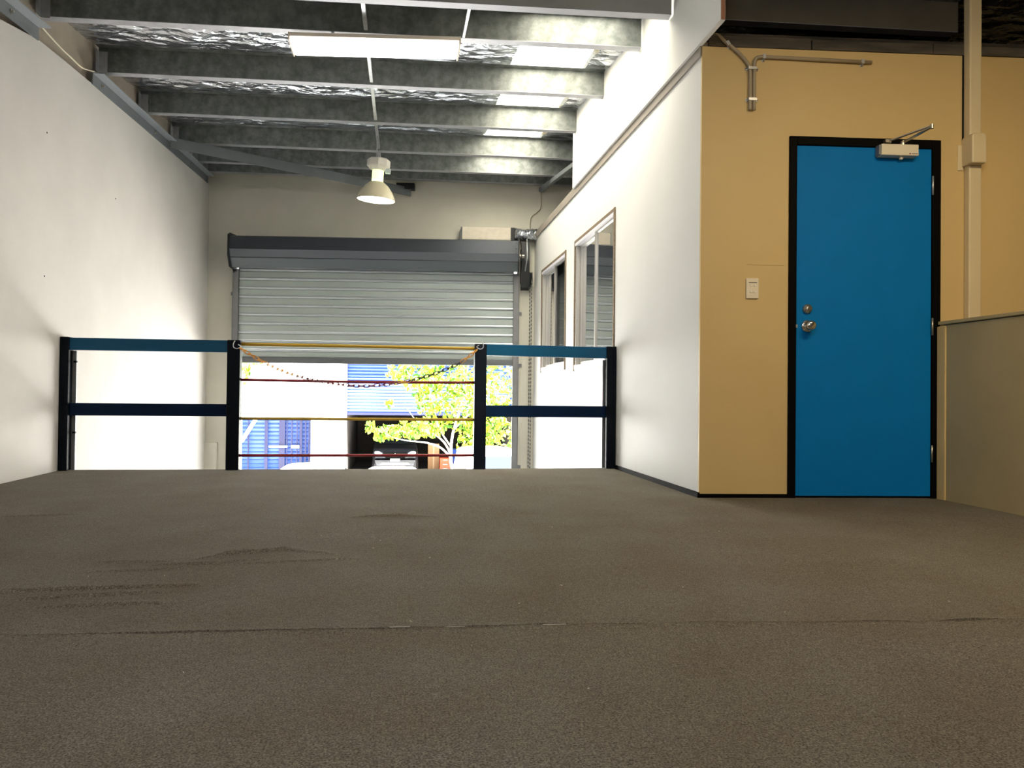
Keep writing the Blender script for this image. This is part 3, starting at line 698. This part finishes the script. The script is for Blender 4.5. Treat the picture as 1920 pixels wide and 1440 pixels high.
# arc length resample
Ls = [0]
for a, b_ in zip(cp, cp[1:]): Ls.append(Ls[-1]+(b_-a).length)
def at(s):
    for i in range(len(Ls)-1):
        if s <= Ls[i+1]:
            t = (s-Ls[i])/(Ls[i+1]-Ls[i]); return cp[i].lerp(cp[i+1], t), (cp[i+1]-cp[i]).normalized()
    return cp[-1], (cp[-1]-cp[-2]).normalized()
def link_mesh(m):
    b = B(); P = []
    for i in range(12):
        a = 2*PI*i/12; P.append((.017*math.cos(a)+(.009 if math.cos(a) > 0 else -.009), .012*math.sin(a), 0))
    b.tube(P, .0036, 6, closed=True)
    me = bpy.data.meshes.new('link'); bmesh.ops.recalc_face_normals(b.bm, faces=b.bm.faces[:]); b.bm.to_mesh(me); b.bm.free(); me.materials.append(m)
    for p in me.polygons: p.use_smooth = True
    return me
LM = {'o': link_mesh(link_orange), 'r': link_mesh(link_red), 'k': link_mesh(link_black)}
s = .035; i = 0
while s < Ls[-1]-.03:
    p, d = at(s)
    c = 'o' if p.x < -.78 or p.x > .44 or -.02 < p.x < .06 else ('r' if p.x < -.02 else 'k')
    o = bpy.data.objects.new('link', LM[c]); C.objects.link(o); o.parent = cht
    y_ = Vector((0, 1, 0)); z_ = d.cross(y_).normalized()
    R = Matrix((d, y_, z_)).transposed().to_4x4() @ Matrix.Rotation(PI/2*(i % 2)+.35, 4, 'X')
    R.translation = p-Vector(cht.location); o.matrix_local = R
    s += .038; i += 1
for x, z, sgn in ((-1.20, .915, 1), (.60, .945, -1)):
    hk = B().tube(catmull([(x-sgn*.012, 5.872, z+.035), (x-sgn*.02, 5.862, z+.015), (x-sgn*.018, 5.86, z-.012), (x+sgn*.006, 5.86, z-.022), (x+sgn*.03, 5.862, z-.006), (x+sgn*.012, 5.862, z+.008)], 6), .004, 6)
    obj('hook', hk, galv, cht, smooth=True, label='bright metal hook')

# ------------------------------------------------------------------ YELLOW WALL FITTINGS
sp = thing('light_switch', (2.0, 4.18, 1.14), 'cream four gang light switch plate left of the blue door', 'switch')
obj('plate', B(FW).box(1.967, 2.041, -.011, 0, 1.146, 1.264), white_plastic, sp, bevel=.004)
for x in (1.995, 2.018):
    for z in (1.221, 1.185): obj('rocker', B(FW).box(x-.006, x+.006, -.0145, -.010, z-.006, z+.006), mat('rocker_cream', (.8, .76, .64), .35), sp, bevel=.001)
obj('print_line', B(FW).box(1.981, 2.029, -.0118, -.011, 1.236, 1.240), mat('grey_print', (.2, .18, .16), .6), sp)

def conduit(label, pts, clips, grp='conduits on the yellow wall'):
    r = thing('electrical_conduit', FW @ Vector(pts[-1]), label, 'conduit', grp)
    obj('pipe', B(FW).tube(pts, .0105, 12), conduit_mat, r, smooth=True)
    for x, z, a in clips:
        X = FW @ Matrix.Translation((x, 0, z)) @ Matrix.Rotation(a, 4, 'Y')
        b = B(X); b.box(-.009, .009, -.027, -.002, -.0135, .0135); b.box(-.009, .009, -.005, 0, -.026, .018)
        c = obj('saddle_clip', b, galv, r, bevel=.002)
        obj('screw', B(X).lathe([(.005, 0), (.004, .004)], (0, -.005, -.021), 8, RX), chrome, c)
    return r
def rnd(P, n=6): return catmull(P, n)
conduit('grey conduit dropping diagonally from the roof gap above the yellow wall', [(1.77, .05, 2.70), (1.80, .0, 2.665), (1.835, -.014, 2.62)]+rnd([(1.86, -.014, 2.605), (1.93, -.014, 2.545), (1.972, -.014, 2.49), (1.981, -.014, 2.44), (1.981, -.014, 2.34), (1.981, -.014, 2.235)]),
        ((1.979, 2.475, PI/2), (1.981, 2.295, PI/2), (1.848, 2.615, -.6)))
conduit('grey conduit running level above the blue door and bending down', [(2.70, -.014, 2.535), (2.3, -.014, 2.542), (2.08, -.014, 2.545)]+rnd([(2.045, -.014, 2.545), (2.015, -.014, 2.535), (2.004, -.014, 2.50), (2.004, -.014, 2.44), (2.004, -.014, 2.235)]),
        ((2.004, 2.475, -PI/2), (2.004, 2.295, -PI/2), (2.06, 2.545, 0), (2.645, 2.536, 0)))
dct = thing('cable_duct', FW @ Vector((3.3, 0, -.01)), 'tall cream cable duct on the yellow wall right of the blue door', 'duct')
obj('duct_upper', B(FW).box(3.262, 3.335, -.062, -.001, 2.10, 3.2), duct_mat, dct, bevel=.008)
obj('duct_lower', B(FW).box(3.268, 3.345, -.050, -.001, -.01, 1.95), duct_mat, dct, bevel=.008)
obj('junction_box', B(FW).prism([(3.252, 1.94), (3.340, 1.94), (3.340, 2.095), (3.328, 2.115), (3.262, 2.115), (3.252, 2.10)], lambda t, a, c: (a, t, c), -.10, -.001), duct_mat, dct, bevel=.008)
obj('back_plate', B(FW).box(3.228, 3.262, -.006, 0, 1.92, 2.07), duct_mat, dct, bevel=.005)
obj('cable', B(FW).tube([(3.258, -.006, 2.1), (3.258, -.006, 2.6)], .004, 6), black_gloss, dct)  # black tube drawn for the shadow line beside the duct

# ------------------------------------------------------------------ OUTSIDE
bd = thing('opposite_building', (0, 31, GZ), 'white building across the forecourt seen under the roller door', 'building')
fbk = B()
TOPZ = 6.5
# openings: A left x -6.4..-3.37 z<-.45 ; Bq right x -2.06..4.4 z<1.9
fbk.box(-16, -6.4, 30, 30.3, GZ, TOPZ); fbk.box(-6.4, -3.37, 30, 30.3, -.45, TOPZ); fbk.box(-3.37, -2.06, 30, 30.3, GZ, TOPZ)
fbk.box(-2.06, 4.4, 30, 30.3, 1.95, TOPZ); fbk.box(4.4, 16, 30, 30.3, GZ, TOPZ)
obj('facade_wall', fbk, facade_white, bd)
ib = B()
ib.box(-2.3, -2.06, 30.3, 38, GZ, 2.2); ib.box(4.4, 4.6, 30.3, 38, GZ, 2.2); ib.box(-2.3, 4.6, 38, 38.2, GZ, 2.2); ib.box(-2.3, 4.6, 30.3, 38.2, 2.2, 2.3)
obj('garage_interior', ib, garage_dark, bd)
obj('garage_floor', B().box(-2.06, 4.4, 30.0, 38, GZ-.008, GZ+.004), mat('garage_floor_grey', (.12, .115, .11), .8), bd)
ib = B(); ib.box(-6.6, -6.4, 30.3, 31.6, GZ, 0); ib.box(-3.37, -3.2, 30.3, 31.6, GZ, 0); ib.box(-6.6, -3.2, 30.3, 31.6, -.45, -.3)
obj('recess_lining', ib, facade_white, bd)
obj('roof_block', B().box(-16, 16, 30.3, 40, TOPZ-.2, TOPZ), facade_white, bd)
def shutter(x0, x1, z0, z1, y, pitch):
    z = z0
    first = None
    while z < z1-.01:
        zt_ = min(z+pitch, z1)
        if first is None or abs(zt_-z-pitch) > 1e-6:
            pr = [(y, z), (y-.02, z+.01), (y-.055, z+(zt_-z)*.5), (y-.02, zt_-.012), (y, zt_), (y+.02, zt_), (y+.02, z)]
            o = obj('shutter_slat', B().prism(pr, lambda t, a, c: (t, a, c), x0, x1), blue_door, bd); first = o; fz = z
        else:
            o = first.copy(); C.objects.link(o); o.location = (first.location[0], first.location[1], z-fz)
        z = zt_
shutter(-2.06, 4.4, -.2, 1.95, 30.42, .125)
obj('shutter_bottom_bar', B().box(-2.06, 4.4, 30.36, 30.44, -.30, -.2), blue_dark, bd)
shutter(-6.4, -3.37, GZ, -.45, 31.5, .16)
for x, w in ((-5.22, .12), (-4.62, .22), (-4.25, .05), (-3.90, .10), (-3.72, .05), (-3.58, .05), (-5.9, .05), (-3.42, .05), (-4.43, .04), (-4.05, .04)):
    obj('gate_upright', B().box(x-w/2, x+w/2, 31.28, 31.34, GZ, -.5), blue_dark, bd)
obj('lock_bar', B().box(-5.1, -4.4, 31.18, 31.22, -1.62, -1.55), white_plastic, bd)
obj('lock_bar', B().box(-4.25, -3.95, 31.18, 31.22, -1.65, -1.53), white_plastic, bd)
obj('awning_strut', B().bar((-5.86, 29.8, -1.3), (-5.35, 29.8, -.45), .12, .12), facade_white, bd)
obj('awning_post', B().box(-5.98, -5.86, 29.74, 29.86, GZ, -.4), facade_white, bd)

# vehicles, nose towards -y
def car(label, x, y, paint, h=1.55, w=1.78, L=4.4, suv=False, van=False, name='car'):
    r = thing(name, (x, y, GZ), label, 'vehicle')
    F = Matrix.Translation((x, y, GZ))
    k = h/1.6
    st = [(0, .38, .72, .74, .66), (.06, .26, .90, .84, .74), (.25, .22, 1.0, .88, .78), (.7, .22, 1.04, .89, .80), (1.15, .22, 1.10, .89, .78),
          (1.85, .22, 1.53, .89, .64), (2.2, .22, 1.585, .89, .66), (3.0, .22, 1.60, .89, .66), (3.8, .22, 1.54, .89, .64), (4.2, .24, 1.15, .87, .70), (4.38, .30, .95, .80, .70), (4.4, .4, .8, .72, .6)]
    if van: st = [(0, .38, .8, .76, .70), (.06, .26, 1.0, .86, .80), (.5, .22, 1.15, .89, .80), (1.2, .22, 1.56, .89, .74), (1.5, .22, 1.6, .89, .76), (3.0, .22, 1.6, .89, .76), (4.3, .22, 1.58, .89, .76), (4.4, .3, 1.4, .85, .7)]
    b = B(F); rings = []
    for yy, zb, zt2, hw, hr in st:
        s_ = w/1.78; belt = min(1.02, zt2*.92); hr *= s_; hw *= s_
        sec = [(-hw*.96, zb), (-hw, zb+.25), (-hw, belt*.8), (-hw*.975, belt), (-(hw*.25+hr*.75), belt+(zt2-belt)*.6), (-hr, belt+(zt2-belt)*.86), (-hr*.86, belt+(zt2-belt)*.96), (-hr*.45, zt2), (0, zt2+.012)]
        sec = sec+[(-a, c) for a, c in sec[-2::-1]]
        rings.append([b.V((a, yy*L/4.4, c*k)) for a, c in sec])
    for A, Bq in zip(rings, rings[1:]):
        for i in range(len(A)-1): b.bm.faces.new((A[i], A[i+1], Bq[i+1], Bq[i]))
        b.bm.faces.new((A[-1], A[0], Bq[0], Bq[-1]))
    b.bm.faces.new(rings[0]); b.bm.faces.new(rings[-1][::-1])
    obj('body', b, paint, r, smooth=True)
    s_ = w/1.78; kk = L/4.4
    i0, i1 = (4, 5) if not van else (2, 3)
    ya, yc = st[i0][0]*kk, st[i1][0]*kk; za, zc = st[i0][2]*k, st[i1][2]*k
    def mixp(xa, xc, t, off): return
    g = B(F); n_ = Vector((0, -(zc-za), (yc-ya))).normalized()*.02
    q = [Vector((-.70*s_, ya+.03, za+.02)), Vector((.70*s_, ya+.03, za+.02)), Vector((.56*s_, yc-.04, zc-.03)), Vector((-.56*s_, yc-.04, zc-.03))]
    g.hexa([p-n_*.8 for p in q]+[p+n_ for p in q]); obj('windscreen', g, glass_dark, r, bevel=.01)
    for sg in (-1, 1):
        g = B(F); y0_, y1_ = (1.5*kk, 3.75*kk)
        xs = .875*s_
        pr = [(y0_-.15, 1.03*k), (y0_+.25, 1.42*k), (y1_-.3, 1.44*k), (y1_, 1.06*k)]
        q0 = [Vector((sg*(xs-.01-(z_/k-1.02)*.42), y__, z_)) for y__, z_ in pr]; off = Vector((sg*.02, 0, 0))
        g.hexa([p-off for p in q0]+[p+off*.3 for p in q0]); obj('side_glass', g, glass_dark, r)
    for sg in (-1, 1):
        for yy in (.82*kk, 3.5*kk):
            o = obj('wheel', B(F).lathe([(.19, -.1), (.32, -.1), (.335, -.07), (.335, .07), (.32, .1), (.19, .1)], (sg*.80*s_, yy, .335), 24, Matrix.Rotation(PI/2, 4, 'Y')), rubber, r)
            obj('hub', B(F).lathe([(.19, -.104), (.10, -.112), (.05, -.112)] if sg < 0 else [(.05, .112), (.10, .112), (.19, .104)], (sg*.80*s_, yy, .335), 16, Matrix.Rotation(PI/2, 4, 'Y')), brushed, o)
    for sg in (-1, 1):
        g = B(F @ Matrix.Translation((sg*.64*s_, .03, .80*k)) @ Matrix.Rotation(sg*-.30, 4, 'Y')); 
        g.lathe([(.02, .055), (.10, .05), (.14, .02), (.15, -.03)], n=18, X=Matrix.Diagonal((1.25, .62, 1, 1)).to_4x4() @ Matrix() if False else RX @ Matrix.Diagonal((1.2, .62, 1, 1)))
        obj('headlight', g, head_light, r, smooth=True)
    obj('grille', B(F).prism([(-.48, .86), (.48, .86), (.36, .62), (-.36, .62)], lambda t, a, c: (a*s_, t, c*k), -.035, .06), black_gloss, r, bevel=.01)
    obj('bumper', B(F).prism([(-.80, .58), (.80, .58), (.72, .34), (-.72, .34)], lambda t, a, c: (a*s_, t, c*k), -.07, .12), paint, r, bevel=.03)
    obj('bumper_trim', B(F).prism([(-.5, .47), (.5, .47), (.58, .40), (-.58, .40)], lambda t, a, c: (a*s_, t, c*k), -.10, -.05), guide_mat, r, bevel=.01)
    obj('number_plate', B(F).box(-.19, .19, -.085, -.068, .52*k, .62*k), facade_white, r)
    e = B(F)
    for a in (PI/2, PI/2+2*PI/3, PI/2-2*PI/3):
        c_, s2 = math.cos(a), math.sin(a); q = []
        for (u, v) in ((0, 0), (.04, .022), (.08, 0), (.04, -.022)): q.append((u*c_-v*s2, .745*k+u*s2+v*c_))
        e.hexa([(a_, -.045, c2) for a_, c2 in q]+[(a_, -.036, c2) for a_, c2 in q])
    obj('grille_badge', e, chrome, r)
    return r
car('dark grey car parked inside the garage across the forecourt', -.20, 31.3, car_grey, h=1.76, w=1.84, L=4.3)
car('white car roof showing below the blue shutter, left of the dark garage', -2.20, 17.2, car_white, h=1.50, w=1.95, L=4.5)
car('white car whose rounded roof shows in front of the garaged grey car', -.20, 17.4, car_white, h=1.39, w=1.75, L=4.3)
car('white van mostly hidden behind the right middle post', 2.45, 18.2, car_white, h=1.80, w=1.85, L=4.6, van=True, name='van')

# garage goods
g = thing('cardboard_box', (1.35, 32.6, GZ), 'tall brown cardboard carton beside the grey car in the garage', 'box')
obj('carton', B().box(1.15, 1.62, 32.4, 32.9, GZ, -1.55), cardboard, g, bevel=.01)
obj('tape', B().box(1.36, 1.41, 32.39, 32.40, GZ+.1, -1.56), mat('tan_tape', (.5, .34, .18), .4), g)
g = thing('tool_chest', (1.95, 31.9, GZ), 'orange red tool chest on the garage floor by the tree trunk', 'chest')
obj('cabinet', B().box(1.62, 2.05, 31.7, 32.1, GZ+.08, -2.08), orange_red, g, bevel=.02)
for i in range(3): 
    d_ = obj('drawer', B().box(1.65, 2.02, 31.685, 31.70, GZ+.12+.18*i, GZ+.27+.18*i), orange_red, g, bevel=.005)
    obj('drawer_handle', B().box(1.75, 1.92, 31.67, 31.687, GZ+.215+.18*i, GZ+.235+.18*i), galv, d_)
for x in (1.66, 2.0): obj('castor', B().lathe([(.04, -.015), (.04, .015)], (x, 31.9, GZ+.04), 12, Matrix.Rotation(PI/2, 4, 'Y')), rubber, g)
g = thing('blue_drum', (2.35, 33, GZ), 'blue drum standing behind the orange red tool chest', 'drum')
obj('drum_body', B().lathe([(.27, 0), (.29, .02), (.29, .3), (.30, .31), (.29, .33), (.29, .62), (.30, .63), (.29, .65), (.29, .93), (.27, .95)], (2.3, 33, GZ), 24), mat('drum_blue', (.03, .08, .35), .4), g, smooth=True)
obj('drum_lid', B().lathe([(.265, 0), (.265, .01), (.05, .012), (.05, .03)], (2.3, 33, GZ+.945), 20), mat('drum_blue', (.03, .08, .35), .4), g)

# trees
def leafmesh(b, p, sz):
    a = Vector((random.gauss(0, 1), random.gauss(0, 1), random.gauss(0, .6))).normalized()
    u = a.orthogonal().normalized(); v = a.cross(u).normalized()
    d = random.uniform(0, 2*PI); u, v = math.cos(d)*u+math.sin(d)*v, -math.sin(d)*u+math.cos(d)*v
    q = [p-u*sz, p-u*.2*sz+v*.55*sz+a*.12*sz, p+u*.6*sz+v*.35*sz, p+u*1.1*sz, p+u*.6*sz-v*.35*sz, p-u*.2*sz-v*.55*sz+a*.12*sz]
    vs = [b.bm.verts.new(x_) for x_ in q]
    b.bm.faces.new((vs[0], vs[1], vs[2], vs[3])); b.bm.faces.new((vs[0], vs[3], vs[4], vs[5]))
def tree(base, label, limbs, clusters, sz):
    r = thing('tree', base, label, 'tree')
    obj('trunk', B().tube(catmull(limbs[0][0], 5), [limbs[0][1]*(1-.5*i/(5*(len(limbs[0][0])-1))) for i in range(5*(len(limbs[0][0])-1)+1)], 10), bark, r, smooth=True)
    for P, rr in limbs[1:]:
        n = 5*(len(P)-1)+1
        obj('branch', B().tube(catmull(P, 5), [rr*(1-.7*i/n) for i in range(n)], 7), bark, r, smooth=True)
    for m, share in ((leaf_a, .68), (leaf_b, .32)):
        b = B()
        for (cx, cy, cz, rx, rz, n) in clusters:
            for _ in range(int(n*share)):
                while True:
                    q = Vector((random.uniform(-1, 1), random.uniform(-1, 1), random.uniform(-1, 1)))
                    if q.length < 1: break
                leafmesh(b, Vector((cx+q.x*rx, cy+q.y*rx*.7, cz+q.z*rz)), sz*random.uniform(.6, 1.25))
        obj('foliage', b, m, r, kind='stuff')
    return r
tb = (1.62, 24, GZ)
tree(tb, 'tree with bright yellow green leaves in front of the dark garage', [
    ([(1.60, 24, GZ), (1.62, 24, -1.9), (1.56, 24, -1.45), (1.62, 24.1, -.7), (1.9, 24.2, .3), (2.1, 24.1, 1.6)], .06),
    ([(1.58, 24, -1.45), (1.25, 23.9, -1.12), (.8, 23.8, -.95), (.2, 23.8, -.88), (-.3, 23.7, -.75), (-1.0, 23.7, -.40)], .034),
    ([(1.58, 24, -1.35), (1.35, 24.1, -.95), (.95, 24.2, -.62), (.5, 24.2, -.3), (.2, 24.2, .1)], .036),
    ([(1.58, 24, -1.1), (1.3, 24, -.7), (1.1, 24, -.2), (.9, 24, .6), (.6, 24, 1.3)], .03),
    ([(1.7, 24.1, -.5), (2.2, 23.9, .0), (2.8, 23.9, .4), (3.2, 23.8, 1.0)], .03)],
    [(-.2, 23.8, -.62, .55, .20, 130), (.45, 23.8, -.50, .60, .30, 170), (-.85, 23.7, -.45, .22, .22, 40), (-.62, 23.7, -.78, .25, .12, 26), (1.0, 23.9, -.45, .45, .35, 110),
     (.9, 24, .35, .55, .5, 190), (.45, 24, 1.1, .60, .5, 190), (-.1, 24, 1.15, .40, .32, 70), (1.5, 24, 1.1, .8, .7, 300), (1.9, 24, .2, .7, .8, 330), (2.5, 24, -.5, .7, .8, 280), (2.9, 24, .8, .9, .9, 400),
     (3.2, 24, -.4, .7, .9, 260), (-.35, 24, .25, .14, .13, 18), (2.3, 24.2, 1.9, 1.2, .6, 240), (.5, 24.2, 2.0, 1.1, .5, 200), (2.2, 24.2, -1.1, .5, .35, 90)], .10)
tree((-4.75, 22, GZ), 'small leafy tree at the left edge of the roller door opening', [
    ([(-4.9, 22, GZ), (-4.88, 22, -1.2), (-4.8, 22, .2), (-4.7, 22, 1.6)], .06),
    ([(-4.8, 22, .2), (-4.6, 22, .6), (-4.35, 21.9, 1.0), (-4.1, 21.9, 1.5)], .03)],
    [(-4.45, 22, 1.15, .35, .45, 110), (-4.75, 22, 1.5, .6, .5, 150), (-4.05, 22, 1.5, .35, .25, 40), (-5.0, 22, .7, .45, .6, 110)], .09)
